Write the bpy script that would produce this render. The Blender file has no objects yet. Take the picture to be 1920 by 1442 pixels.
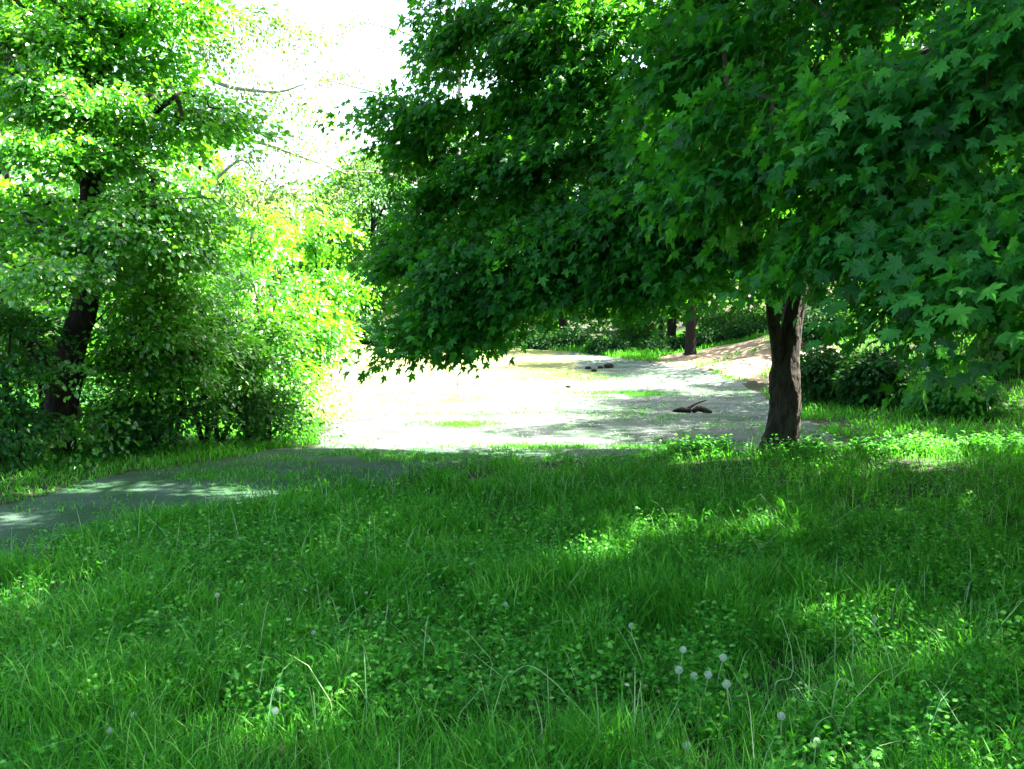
import bpy, math, random
import numpy as np
from mathutils import Vector

rng = np.random.default_rng(7)
random.seed(7)
R = math.radians
scene = bpy.context.scene
COL = scene.collection

# ---------------------------------------------------------------- camera, sky, sun, exposure
F = 1884.0
PITCH = math.atan(121 / F)
CAMZ = 1.6
cam_d = bpy.data.cameras.new("camera"); cam = bpy.data.objects.new("camera", cam_d); COL.objects.link(cam)
cam.location = (0, 0, CAMZ); cam.rotation_euler = (R(90) - PITCH, 0, 0)
cam_d.sensor_width = 36; cam_d.lens = 36 * F / 1920; cam_d.clip_end = 2000; cam_d.clip_start = 0.05
cam_d.dof.use_dof = False
scene.camera = cam

SUN_EL, SUN_AZ = 52.0, 68.0       # azimuth clockwise from +Y
w = bpy.data.worlds.new("World"); scene.world = w; w.use_nodes = True
nt = w.node_tree; nt.nodes.clear()
sky = nt.nodes.new("ShaderNodeTexSky"); sky.sky_type = 'NISHITA'; sky.sun_disc = False
sky.sun_elevation = R(SUN_EL); sky.sun_rotation = R(SUN_AZ); sky.air_density = 1.0; sky.dust_density = 4.0; sky.ozone_density = 0.3
bg = nt.nodes.new("ShaderNodeBackground"); bg.inputs[1].default_value = 0.06
out = nt.nodes.new("ShaderNodeOutputWorld")
nt.links.new(sky.outputs[0], bg.inputs[0]); nt.links.new(bg.outputs[0], out.inputs[0])
ld = bpy.data.lights.new("sun", 'SUN'); ld.energy = 5.0; ld.angle = R(0.5); ld.color = (1.0, 0.95, 0.84)
sun = bpy.data.objects.new("sun", ld); COL.objects.link(sun)
SD = Vector((math.sin(R(SUN_AZ)) * math.cos(R(SUN_EL)), math.cos(R(SUN_AZ)) * math.cos(R(SUN_EL)), math.sin(R(SUN_EL))))
sun.rotation_euler = SD.to_track_quat('Z', 'Y').to_euler(); sun.location = SD * 60
SDn = np.array(SD)
scene.view_settings.view_transform = 'Standard'; scene.view_settings.look = 'None'
scene.view_settings.exposure = 3.9; scene.view_settings.gamma = 1.0; scene.view_settings.use_curve_mapping = False
cy = scene.cycles
cy.max_bounces = 6; cy.diffuse_bounces = 3; cy.glossy_bounces = 2; cy.transmission_bounces = 3; cy.transparent_max_bounces = 8
cy.caustics_reflective = False; cy.caustics_refractive = False
cy.sample_clamp_indirect = 8.0
cy.use_denoising = True

# ---------------------------------------------------------------- helpers
def P(px, py, d):
    u = (px - 960) / F; v = (721 - py) / F
    s, c = math.sin(PITCH), math.cos(PITCH)
    D = np.array([u, c + v * s, -s + v * c])
    return np.array([0, 0, CAMZ]) + D * (d / D[1])

def sstep(a, b, x):
    t = np.clip((x - a) / (b - a), 0, 1)
    return t * t * (3 - 2 * t)

def vnoise(x, y, s, seed=0):
    """cheap smooth value noise"""
    x = np.asarray(x) / s; y = np.asarray(y) / s
    xi = np.floor(x).astype(np.int64); yi = np.floor(y).astype(np.int64)
    fx = x - xi; fy = y - yi; fx = fx * fx * (3 - 2 * fx); fy = fy * fy * (3 - 2 * fy)
    def h(a, b):
        n = (a * 374761393 + b * 668265263 + seed * 1442695041) & 0xffffffff
        n = ((n ^ (n >> 13)) * 1274126177) & 0xffffffff
        return ((n ^ (n >> 16)) & 0xffff) / 65535.0
    return (h(xi, yi) * (1 - fx) + h(xi + 1, yi) * fx) * (1 - fy) + (h(xi, yi + 1) * (1 - fx) + h(xi + 1, yi + 1) * fx) * fy

def H(x, y):
    x = np.asarray(x, float); y = np.asarray(y, float)
    h = 0.42 * sstep(20, 46, y) + 0.6 * sstep(46, 120, y)
    h = h + 1.15 * sstep(4.8, 11, x - 0.06 * (y - 20)) * sstep(14, 24, y)
    h = h - 0.10 * sstep(11.8, 14, y) * (1 - sstep(20, 30, y))
    h = h + 0.35 * sstep(4.6, 8.5, -x) * sstep(4, 9, y) * (1 - sstep(60, 90, y))
    h = h + 0.3 * np.exp(-((x - 8.6) ** 2 + (y - 33) ** 2) / 7.0)
    h = h + .22 * (vnoise(x, y, 1.2, 6) - .5) * sstep(22, 26, y) * sstep(3, 6, x)
    h = h + 0.05 * (vnoise(x, y, 1.7, 3) - .5) + 0.10 * (vnoise(x, y, 5.0, 5) - .5) * sstep(10, 16, y)
    return h

def newmesh(name, verts, faces_flat, loop_tot, mats=(), matidx=None, smooth=False, tint=None, parent=None, origin=None):
    me = bpy.data.meshes.new(name)
    verts = np.asarray(verts, np.float32)
    if origin is not None: verts = verts - np.asarray(origin, np.float32)
    lt = np.asarray(loop_tot, np.int32); ls = np.concatenate([[0], np.cumsum(lt)[:-1]]).astype(np.int32)
    me.vertices.add(len(verts)); me.vertices.foreach_set("co", verts.ravel())
    me.loops.add(len(faces_flat)); me.loops.foreach_set("vertex_index", np.asarray(faces_flat, np.int32))
    me.polygons.add(len(lt)); me.polygons.foreach_set("loop_start", ls); me.polygons.foreach_set("loop_total", lt)
    for m in mats: me.materials.append(m)
    if matidx is not None: me.polygons.foreach_set("material_index", np.asarray(matidx, np.int32))
    me.polygons.foreach_set("use_smooth", np.full(len(lt), smooth))
    if tint is not None:
        a = me.attributes.new("tint", 'FLOAT', 'POINT'); a.data.foreach_set("value", np.asarray(tint, np.float32))
    me.update(calc_edges=True)
    o = bpy.data.objects.new(name, me); COL.objects.link(o)
    if parent is not None: o.parent = parent
    return o

def tag(o, label=None, cat=None, group=None, kind=None):
    if label: o["label"] = label
    if cat: o["category"] = cat
    if group: o["group"] = group
    if kind: o["kind"] = kind
    return o

def empty(name, loc, label, cat, group=None):
    o = bpy.data.objects.new(name, None); COL.objects.link(o); o.location = [float(a) for a in loc]
    o.empty_display_size = 0.2
    return tag(o, label, cat, group)

class Geo:
    """accumulates pieces into one mesh"""
    def __init__(s): s.v = []; s.f = []; s.n = []; s.m = []; s.t = []; s.c = 0
    def add(s, v, f, n, m=0, t=0.5):
        v = np.asarray(v, float); f = np.asarray(f); n = np.asarray(n)
        s.v.append(v); s.f.append(f + s.c); s.n.append(n); s.m.append(np.full(len(n), m)); s.t.append(np.broadcast_to(t, (len(v),))); s.c += len(v)
    def build(s, name, mats, parent=None, origin=None, smooth=False):
        return newmesh(name, np.concatenate(s.v), np.concatenate(s.f), np.concatenate(s.n), mats, np.concatenate(s.m), smooth, np.concatenate(s.t), parent, origin)

def catmull(pts, k):
    pts = [np.array(p, float) for p in pts]
    if len(pts) < 3: 
        return [pts[0] + (pts[-1] - pts[0]) * t for t in np.linspace(0, 1, k + 1)]
    q = [2 * pts[0] - pts[1]] + pts + [2 * pts[-1] - pts[-2]]
    o = []
    for i in range(1, len(q) - 2):
        for j in range(k):
            t = j / k
            a, b, c, d = q[i - 1], q[i], q[i + 1], q[i + 2]
            o.append(.5 * ((2 * b) + (c - a) * t + (2 * a - 5 * b + 4 * c - d) * t * t + (3 * b - a - 3 * c + d) * t ** 3))
    o.append(pts[-1]); return o

def tube(geo, pts, sides=8, m=0, t=0.5, rough=0.0, ridges=0, k=4, seed=0):
    """pts rows: x y z r"""
    pp = np.array(catmull(pts, k) if k > 1 else pts)
    C = pp[:, :3]; rad = np.maximum(pp[:, 3], 0.0015)
    T = np.gradient(C, axis=0); T /= np.linalg.norm(T, axis=1)[:, None] + 1e-9
    ref = np.array([1., 0, 0]) if abs(T[0][0]) < .8 else np.array([0, 1., 0])
    A = np.cross(T, ref); A /= np.linalg.norm(A, axis=1)[:, None]; B = np.cross(T, A)
    th = np.linspace(0, 2 * np.pi, sides, endpoint=False)
    n = len(pp)
    rr = np.repeat(rad[:, None], sides, 1)
    if rough:
        g = np.random.default_rng(seed)
        ph = g.uniform(0, 6.28, 6)
        L = np.concatenate([[0], np.cumsum(np.linalg.norm(np.diff(C, axis=0), axis=1))])[:, None]
        w_ = .5 * np.sin(3 * th[None] + ph[0] + 1.3 * L) + .4 * np.sin(5 * th[None] + ph[1] - 2.1 * L) + .5 * np.sin(2 * th[None] + ph[2] + 3 * L)
        if ridges: w_ = w_ + .9 * np.abs(np.sin(ridges * th[None] / 2 + 1.2 * np.sin(5 * L + ph[3]) + ph[4])) + g.normal(0, .25, rr.shape)
        rr = rr * (1 + rough * w_)
    V = C[:, None] + rr[..., None] * (np.cos(th)[None, :, None] * A[:, None] + np.sin(th)[None, :, None] * B[:, None])
    V = V.reshape(-1, 3)
    i = np.arange(n - 1)[:, None] * sides; j = np.arange(sides)[None]; j2 = (j + 1) % sides
    Fq = np.stack([i + j, i + j2, i + sides + j2, i + sides + j], -1).reshape(-1)
    geo.add(V, Fq, np.full((n - 1) * sides, 4), m, t)

# leaf templates: verts (x side, y along, z normal), tris
def tmpl(outline, cx=(0, .35), droop=0.25, fold=0.12):
    half = np.array(outline, float)
    left = half[::-1].copy(); left[:, 0] *= -1
    left = left[[i for i in range(len(left)) if abs(left[i, 0]) > 1e-6]]
    ring = np.concatenate([half, left]); V2 = np.concatenate([[cx], ring])
    r = np.hypot(V2[:, 0] - cx[0], V2[:, 1] - cx[1])
    z = -droop * r ** 2 + fold * np.abs(V2[:, 0])
    V = np.column_stack([V2, z]); n = len(ring)
    Fc = np.array([[0, 1 + i, 1 + (i + 1) % n] for i in range(n)])
    return V, Fc
MAPLE_HI = tmpl([(0, 0), (.14, -.05), (.30, -.10), (.27, .05), (.42, .10), (.33, .2), (.30, .24), (.50, .32), (.66, .55), (.46, .52), (.40, .62), (.24, .50), (.17, .54), (.24, .72), (.12, .76), (0, 1.05)], (0, .3), .3, .16)
MAPLE_LO = tmpl([(0, 0), (.32, -.08), (.30, .2), (.62, .5), (.36, .54), (.18, .5), (.2, .72), (0, 1.05)], (0, .3), .3, .16)
OVAL = tmpl([(0, 0), (.28, .25), (.30, .6), (0, 1.0)], (0, .45), .25, .2)
OVALP = (np.array([[0, 0, 0], [.3, .4, .05], [0, 1, -.12], [-.3, .4, .05.real]]), np.array([[0, 1, 2], [0, 2, 3]]))
COMP = tmpl([(0, 0), (.40, .12), (.12, .2), (.46, .42), (.12, .46), (.38, .75), (.1, .68), (0, 1.0)], (0, .35), .3, .1)   # compound-leaf look

def norm(a): return a / (np.linalg.norm(a, axis=-1, keepdims=True) + 1e-9)

def put_leaves(geo, tm, pos, tdir, nrm, size, m=0, tint=None):
    V, Fc = tm; N = len(pos)
    t = norm(tdir); n = norm(nrm - (nrm * t).sum(1, keepdims=True) * t); s = np.cross(t, n)
    W = pos[:, None] + size[:, None, None] * (V[None, :, 0, None] * s[:, None] + V[None, :, 1, None] * t[:, None] + V[None, :, 2, None] * n[:, None])
    Fa = (Fc[None] + (np.arange(N) * len(V))[:, None, None]).reshape(-1)
    if tint is None: tint = rng.random(N)
    geo.add(W.reshape(-1, 3), Fa, np.full(N * len(Fc), 3), m, np.repeat(tint, len(V)))

# ---------------------------------------------------------------- materials
def mat(name):
    m = bpy.data.materials.new(name); m.use_nodes = True; nt = m.node_tree; nt.nodes.clear(); return m, nt
def node(nt, t, **kw):
    n = nt.nodes.new(t)
    for k, v in kw.items(): setattr(n, k, v)
    return n
def ramp(nt, fac, stops):
    r = node(nt, "ShaderNodeValToRGB"); e = r.color_ramp.elements
    while len(e) > 1: e.remove(e[-1])
    e[0].position, e[0].color = stops[0][0], (*stops[0][1], 1)
    for p, c in stops[1:]:
        x = e.new(p); x.color = (*c, 1)
    nt.links.new(fac, r.inputs[0]); return r.outputs[0]

def leaf_mat(name, cols, trans, tw=0.45, rough=0.45, spec=0.5):
    m, nt = mat(name); L = nt.links.new
    at = node(nt, "ShaderNodeAttribute", attribute_name="tint")
    c = ramp(nt, at.outputs["Fac"], [(i / (len(cols) - 1), x) for i, x in enumerate(cols)])
    p = node(nt, "ShaderNodeBsdfPrincipled"); L(c, p.inputs["Base Color"])
    p.inputs["Roughness"].default_value = rough; p.inputs["Specular IOR Level"].default_value = spec
    tr = node(nt, "ShaderNodeBsdfTranslucent")
    tc = ramp(nt, at.outputs["Fac"], [(0, [a * .75 for a in trans]), (1, [min(1, a * 1.25) for a in trans])]); L(tc, tr.inputs[0])
    mx = node(nt, "ShaderNodeMixShader"); mx.inputs[0].default_value = tw
    L(p.outputs[0], mx.inputs[1]); L(tr.outputs[0], mx.inputs[2])
    o = node(nt, "ShaderNodeOutputMaterial"); L(mx.outputs[0], o.inputs[0])
    return m

def bark_mat(name, c1, c2, sc=9, bump=.6):
    m, nt = mat(name); L = nt.links.new
    tc = node(nt, "ShaderNodeTexCoord"); mp = node(nt, "ShaderNodeMapping"); mp.inputs["Scale"].default_value = (1, 1, .38)
    L(tc.outputs["Object"], mp.inputs[0])
    n = node(nt, "ShaderNodeTexNoise"); n.inputs["Scale"].default_value = sc * 2; n.inputs["Detail"].default_value = 8; n.inputs["Roughness"].default_value = .7
    L(mp.outputs[0], n.inputs[0])
    v = node(nt, "ShaderNodeTexVoronoi"); v.inputs["Scale"].default_value = sc * 2.2; v.feature = 'DISTANCE_TO_EDGE'; L(mp.outputs[0], v.inputs[0])
    c = ramp(nt, n.outputs[0], [(.3, c1), (.7, c2)])
    p = node(nt, "ShaderNodeBsdfPrincipled"); L(c, p.inputs["Base Color"]); p.inputs["Roughness"].default_value = .9; p.inputs["Specular IOR Level"].default_value = .15
    ad = node(nt, "ShaderNodeMath", operation='ADD'); L(n.outputs[0], ad.inputs[0]); L(v.outputs[0], ad.inputs[1])
    b = node(nt, "ShaderNodeBump"); b.inputs["Strength"].default_value = bump; b.inputs["Distance"].default_value = .03
    L(ad.outputs[0], b.inputs["Height"]); L(b.outputs[0], p.inputs["Normal"])
    o = node(nt, "ShaderNodeOutputMaterial"); L(p.outputs[0], o.inputs[0]); return m

def ground_mat(name, stops, sc1, sc2, bump=.4, bdist=.02, rough=.95, fine=None):
    m, nt = mat(name); L = nt.links.new
    tc = node(nt, "ShaderNodeTexCoord")
    n1 = node(nt, "ShaderNodeTexNoise"); n1.inputs["Scale"].default_value = sc1; n1.inputs["Detail"].default_value = 6; n1.inputs["Roughness"].default_value = .65; L(tc.outputs["Object"], n1.inputs[0])
    n2 = node(nt, "ShaderNodeTexNoise"); n2.inputs["Scale"].default_value = sc2; n2.inputs["Detail"].default_value = 5; n2.inputs["Roughness"].default_value = .7; L(tc.outputs["Object"], n2.inputs[0])
    c = ramp(nt, n1.outputs[0], stops)
    f = ramp(nt, n2.outputs[0], [(.25, (.45, .45, .45)), (.75, (1.25, 1.25, 1.25))])
    mu = node(nt, "ShaderNodeMix", data_type='RGBA', blend_type='MULTIPLY'); mu.inputs[0].default_value = 1
    L(c, mu.inputs[6]); L(f, mu.inputs[7])
    p = node(nt, "ShaderNodeBsdfPrincipled"); L(mu.outputs[2], p.inputs["Base Color"]); p.inputs["Roughness"].default_value = rough; p.inputs["Specular IOR Level"].default_value = .2
    b = node(nt, "ShaderNodeBump"); b.inputs["Strength"].default_value = bump; b.inputs["Distance"].default_value = bdist
    L(n2.outputs[0], b.inputs["Height"]); L(b.outputs[0], p.inputs["Normal"])
    o = node(nt, "ShaderNodeOutputMaterial"); L(p.outputs[0], o.inputs[0]); return m

M_maple = leaf_mat("maple_leaf", [(.005, .05, .007), (.011, .10, .010), (.020, .15, .013), (.045, .23, .016)], (.10, .44, .012), .40, .5, .25)
M_maple2 = leaf_mat("maple_leaf_near", [(.005, .055, .008), (.011, .11, .015), (.022, .17, .020), (.05, .25, .02)], (.09, .42, .015), .40, .5, .28)
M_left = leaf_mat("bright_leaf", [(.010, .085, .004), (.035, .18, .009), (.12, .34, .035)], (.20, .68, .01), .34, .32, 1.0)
M_shrub = leaf_mat("shrub_leaf", [(.010, .10, .008), (.018, .14, .010), (.045, .20, .018)], (.20, .55, .010), .34, .36, .9)
M_pale = leaf_mat("pale_leaf", [(.12, .22, .05), (.16, .28, .06), (.22, .32, .08)], (.45, .6, .12), .5, .4, .5)
M_far = leaf_mat("far_leaf", [(.009, .055, .008), (.015, .085, .010), (.03, .12, .012)], (.10, .34, .012), .34, .6, .15)
M_shadetone = leaf_mat("shade_toned_leaf", [(.006, .05, .006), (.010, .085, .010), (.02, .13, .014)], (.08, .26, .01), .35, .55, .25)  # leaf colour darkened to stand in for shade low among the shrubs
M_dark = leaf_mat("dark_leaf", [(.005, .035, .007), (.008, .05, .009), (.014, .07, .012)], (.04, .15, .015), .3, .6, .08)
M_bark = bark_mat("maple_bark", (.005, .0045, .0035), (.062, .053, .04), 9, 1.0)
M_bark2 = bark_mat("dark_bark", (.006, .005, .004), (.035, .027, .02), 9, .7)
M_twig = bark_mat("twig_bark", (.03, .025, .018), (.09, .07, .05), 20, .2)
M_thin = leaf_mat("thin_tree_leaf", [(.02, .07, .015), (.05, .12, .025), (.12, .22, .05)], (.22, .42, .04), .4, .45, .4)
M_barkpale = bark_mat("pale_bark", (.16, .15, .13), (.34, .32, .28), 9, .4)
M_grass = leaf_mat("grass_blade", [(.006, .05, .005), (.016, .14, .009), (.045, .26, .014), (.20, .44, .09)], (.09, .42, .010), .4, .6, .12)
M_weed = leaf_mat("weed_leaf", [(.006, .05, .006), (.015, .14, .012), (.042, .26, .018), (.17, .44, .08)], (.10, .46, .015), .4, .55, .15)
M_stalk = leaf_mat("pale_stalk", [(.14, .32, .12), (.22, .40, .16), (.35, .45, .22)], (.2, .4, .1), .2, .5, .3)
M_litter = leaf_mat("dry_leaf", [(.06, .055, .025), (.12, .12, .05), (.26, .34, .14), (.42, .55, .34)], (.2, .2, .1), .3, .6, .3)
M_seed = leaf_mat("seed_fluff", [(.46, .58, .48), (.58, .68, .58)], (.55, .65, .55), .5, .8, .1)
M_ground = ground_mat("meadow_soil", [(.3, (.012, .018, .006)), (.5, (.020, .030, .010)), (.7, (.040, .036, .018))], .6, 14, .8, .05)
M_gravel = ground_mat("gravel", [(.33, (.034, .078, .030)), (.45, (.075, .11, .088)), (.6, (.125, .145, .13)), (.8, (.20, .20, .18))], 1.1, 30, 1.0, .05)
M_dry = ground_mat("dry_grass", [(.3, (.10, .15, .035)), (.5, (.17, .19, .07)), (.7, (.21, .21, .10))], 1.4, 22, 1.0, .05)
M_path = ground_mat("mossy_shaded_gravel", [(.3, (.014, .060, .014)), (.45, (.024, .075, .030)), (.58, (.042, .092, .055)), (.75, (.085, .125, .095))], 1.3, 26, .9, .04)  # real moss plus the shaded path's dark green cast, both in the colour
M_sand = ground_mat("sandy_soil", [(.3, (.15, .105, .07)), (.6, (.26, .20, .14))], 2.0, 24, .8, .04)
M_pebble = ground_mat("pebble_stone", [(.3, (.2, .2, .2)), (.7, (.5, .48, .45))], 8, 40, .3, .01)
M_log = bark_mat("rotten_wood", (.008, .007, .006), (.035, .027, .02), 14, .8)

# ---------------------------------------------------------------- ground sheets
LAWN_EDGE = [(-6.0, 0), (-4.8, 3), (-3.95, 5.2), (-3.4, 6.5), (-2.75, 7.9), (-1.7, 9.4), (-.4, 11.2), (1, 11.7), (3.3, 12.0), (6, 12.5)]
GRAVEL = LAWN_EDGE[:-1] + [(4.5, 12.8), (4.7, 16), (5.3, 20), (5.8, 24), (5.5, 29), (4.2, 33), (3, 38), (0, 44), (-5, 46.5), (-9.5, 45), (-8.2, 36), (-5.6, 27), (-3.4, 18), (-2.6, 13.2), (-3.9, 10.4), (-4.45, 8.74), (-5.5, 6), (-7, 2), (-8.2, 0)]
SAND = [(4.2, 33), (5.5, 29), (6.0, 25), (6.9, 23.5), (8.6, 26), (9.4, 31), (9.2, 35.5), (6.0, 36.5)]
def inpoly(x, y, poly):
    x = np.asarray(x); y = np.asarray(y); r = np.zeros(x.shape, bool); n = len(poly)
    for i in range(n):
        x1, y1 = poly[i]; x2, y2 = poly[(i + 1) % n]
        if y1 == y2: continue
        c = ((y1 > y) != (y2 > y)) & (x < (x2 - x1) * (y - y1) / (y2 - y1) + x1)
        r ^= c
    return r
def axis(lo, hi, fine_lo, fine_hi, step, growth=1.12):
    a = list(np.arange(fine_lo, fine_hi + 1e-6, step)); s = step; v = a[-1]
    while v < hi: s *= growth; v += s; a.append(v)
    s = step; v = a[0]
    while v > lo: s *= growth; v -= s; a.insert(0, v)
    return np.array(a)
gx = axis(-260, 260, -10, 11, .12); gy = axis(-60, 420, 0, 26, .12, 1.04)
X, Y = np.meshgrid(gx, gy); Z = H(X, Y)
V = np.column_stack([X.ravel(), Y.ravel(), Z.ravel()])
nx, ny = len(gx), len(gy)
ii, jj = np.meshgrid(np.arange(nx - 1), np.arange(ny - 1)); a = (jj * nx + ii).ravel()
Q = np.stack([a, a + 1, a + nx + 1, a + nx], 1)
cx = V[Q][:, :, 0].mean(1); cyy = V[Q][:, :, 1].mean(1)
wob = .35 * (vnoise(cx, cyy, .6, 9) - .5) + .25 * (vnoise(cx, cyy, .25, 10) - .5)
wob2 = .35 * (vnoise(cx, cyy, .6, 19) - .5)
ing = inpoly(cx + wob, cyy + wob2, GRAVEL); ins = inpoly(cx + wob * 2, cyy + wob2 * 2, SAND) & ~ing
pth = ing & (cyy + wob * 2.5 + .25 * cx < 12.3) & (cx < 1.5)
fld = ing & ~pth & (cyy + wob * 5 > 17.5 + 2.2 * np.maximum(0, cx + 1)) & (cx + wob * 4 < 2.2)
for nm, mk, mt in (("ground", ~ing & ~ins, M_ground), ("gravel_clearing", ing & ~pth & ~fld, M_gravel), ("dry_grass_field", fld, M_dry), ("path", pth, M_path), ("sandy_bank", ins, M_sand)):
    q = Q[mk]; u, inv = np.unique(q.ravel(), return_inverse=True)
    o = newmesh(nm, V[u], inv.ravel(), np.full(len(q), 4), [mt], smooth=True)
    tag(o, kind="structure")

# ---------------------------------------------------------------- grass
def blades(geo, x, y, h, wd, lean=.35, m=0, tint=None, g=None):
    g = g or rng; N = len(x); z = H(x, y) - .01
    az = g.uniform(0, 2 * np.pi, N); ln = lean * h * g.uniform(.2, 1.6, N)
    d = np.column_stack([np.cos(az), np.sin(az), np.zeros(N)]); s = np.column_stack([-np.sin(az + g.normal(0, .8, N)), np.cos(az), np.zeros(N)]); s = norm(s)
    base = np.column_stack([x, y, z]); vs = []
    for t, ww in ((0, 1), (.4, .95), (.75, .65)):
        c = base + d * (ln * t * t)[:, None] + np.array([0, 0, 1.]) * (h * t * (1 - .12 * t))[:, None]
        vs += [c - s * (wd * ww / 2)[:, None], c + s * (wd * ww / 2)[:, None]]
    vs.append(base + d * ln[:, None] + np.array([0, 0, 1.]) * (h * (.95 - lean * .25))[:, None])
    Vv = np.stack(vs, 1).reshape(-1, 3); o = (np.arange(N) * 7)[:, None]
    qf = np.concatenate([o + np.array([0, 1, 3, 2]), o + np.array([2, 3, 5, 4]), o + np.array([4, 5, 6])], 1).reshape(-1)
    if tint is None: tint = np.clip(g.normal(.48, .27, N) - .26 * sstep(-1, 3, x) * sstep(6.5, 9, y) * (1 - sstep(11, 11.8, y)) + .3 * (vnoise(x, y, .8, 21) - .5), 0, 1)  # default tint lowered under the maple, painting in the lawn's shade band
    geo.add(Vv, qf, np.tile([4, 4, 3], N), m, np.repeat(tint, 7))

def scatter(n, x0, x1, y0, y1, keep):
    x = rng.uniform(x0, x1, n); y = rng.uniform(y0, y1, n); k = keep(x, y); return x[k], y[k]
LAWN = LAWN_EDGE + [(9, 13.4), (14, 14.4), (14, 0)]
def inview(x, y, mg=2.4): return (np.abs(x) < y * .52 + mg) & (y > 1.8)
g = Geo()
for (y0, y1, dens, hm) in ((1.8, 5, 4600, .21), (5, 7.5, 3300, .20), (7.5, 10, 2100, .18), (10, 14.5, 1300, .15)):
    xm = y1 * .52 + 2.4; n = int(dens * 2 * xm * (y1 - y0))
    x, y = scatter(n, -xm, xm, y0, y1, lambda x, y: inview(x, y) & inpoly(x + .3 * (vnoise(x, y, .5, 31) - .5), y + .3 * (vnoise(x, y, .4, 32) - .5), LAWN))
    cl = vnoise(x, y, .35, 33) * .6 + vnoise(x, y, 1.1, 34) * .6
    kk = rng.random(len(x)) * (1 + 1.6 * sstep(0, 2.5, x) * sstep(7.5, 9.5, y) * (1 - sstep(11, 11.6, y))) < .15 + 1.3 * vnoise(x, y, .13, 37) * (.4 + vnoise(x, y, .45, 38)); x, y, cl = x[kk], y[kk], cl[kk]  # grass thinned over dark soil to deepen the painted shade band
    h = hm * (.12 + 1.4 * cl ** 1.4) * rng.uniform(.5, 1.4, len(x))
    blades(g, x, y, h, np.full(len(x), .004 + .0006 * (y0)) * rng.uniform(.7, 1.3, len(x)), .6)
# tall seeding grass
x, y = scatter(9000, -7, 7, 2.6, 13, lambda x, y: inview(x, y) & inpoly(x, y, LAWN) & (vnoise(x, y, 1.0, 35) > .4))
blades(g, x, y, rng.uniform(.16, .36, len(x)), np.full(len(x), .0045), .55, tint=rng.uniform(.55, 1, len(x)))
x, y = scatter(2600, -7, 5, 2.6, 10.5, lambda x, y: inview(x, y) & inpoly(x, y, LAWN) & (vnoise(x, y, .8, 36) > .45))
blades(g, x, y, rng.uniform(.2, .42, len(x)), rng.uniform(.0025, .0045, len(x)), .7, m=1, tint=rng.uniform(0, .8, len(x)))
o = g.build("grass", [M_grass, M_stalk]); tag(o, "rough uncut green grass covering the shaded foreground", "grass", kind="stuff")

# low leafy weeds through the grass
g = Geo()
def weeds(g, x, y, hgt, ls, k):
    N = len(x); z = H(x, y)
    for j in range(k):
        az = rng.uniform(0, 2 * np.pi, N); f = rng.uniform(.2, 1, N)
        pos = np.column_stack([x + np.cos(az) * .035 * f, y + np.sin(az) * .035 * f, z + hgt * (.15 + .85 * (j + 1) / k)])
        t = np.column_stack([np.cos(az), np.sin(az), rng.uniform(-.2, .8, N)])
        n = np.column_stack([rng.normal(0, .6, N), rng.normal(0, .6, N), np.ones(N)])
        put_leaves(g, COMP, pos, t, n, ls * rng.uniform(.6, 1.3, N), 0, np.clip(rng.normal(.5, .3, N), 0, 1))
for (y0, y1, dens) in ((1.8, 5, 420), (5, 8, 240), (8, 14, 90)):
    xm = y1 * .52 + 2.4; n = int(dens * 2 * xm * (y1 - y0))
    x, y = scatter(n, -xm, xm, y0, y1, lambda x, y: inview(x, y) & inpoly(x, y, LAWN) & (vnoise(x, y, .7, 41) * .7 + vnoise(x, y, .25, 42) * .5 > .5))
    weeds(g, x, y, rng.uniform(.04, .22, len(x)), np.full(len(x), .027), 11)
o = g.build("weed_cover", [M_weed]); tag(o, "low feathery weeds growing through the foreground grass", "weeds", kind="stuff")

# dry leaf and stem litter caught in the grass
g = Geo()
x, y = scatter(9000, -7, 7, 2.6, 12, lambda x, y: inview(x, y) & inpoly(x, y, LAWN) & (vnoise(x, y, .6, 45) > .55))
n = len(x); az = rng.uniform(0, 6.28, n)
put_leaves(g, OVALP, np.column_stack([x, y, H(x, y) + rng.uniform(.03, .14, n)]), np.column_stack([np.cos(az), np.sin(az), rng.normal(0, .4, n)]), np.tile([0, 0, 1.], (n, 1)) + rng.normal(0, .4, (n, 3)), rng.uniform(.008, .03, n))
o = g.build("leaf_litter", [M_litter]); tag(o, "dry brown leaf scraps and pale petals caught in the lawn", "leaf litter", kind="stuff")

# grass and herbs along the far side of the path, on the slopes and in patches on the gravel
g = Geo()
def notgravel(x, y): return ~inpoly(x, y, GRAVEL)
x, y = scatter(60000, -9, -1.5, 6, 17, lambda x, y: notgravel(x + .3 * (vnoise(x, y, .5, 51) - .5), y) & (x < -y * .12) & inview(x, y, 2.4) & (x < -1.5) & ~inpoly(x, y, LAWN))
blades(g, x, y, rng.uniform(.05, .16, len(x)) * (.4 + vnoise(x, y, .6, 52)), np.full(len(x), .010), .7)
x, y = scatter(70000, 3, 18, 14, 40, lambda x, y: notgravel(x, y) & inview(x, y, 2.4) & ~inpoly(x, y, SAND) & (vnoise(x, y, 1.6, 53) > .25))
blades(g, x, y, rng.uniform(.06, .2, len(x)), np.full(len(x), .018), .6)
x, y = scatter(50000, -22, 12, 34, 56, lambda x, y: notgravel(x, y) & ~inpoly(x, y, SAND))
blades(g, x, y, rng.uniform(.1, .32, len(x)), np.full(len(x), .03), .5)
x, y = scatter(26000, -11, -2, 14, 46, lambda x, y: notgravel(x, y) & inview(x, y, 2.4))
blades(g, x, y, rng.uniform(.08, .3, len(x)), np.full(len(x), .02), .5)
x, y = scatter(26000, -9, 2, 7, 14, lambda x, y: inpoly(x, y, GRAVEL) & inview(x, y, 2.4) & (vnoise(x, y, .5, 57) + .5 * vnoise(x, y, .15, 58) > .78))
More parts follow.
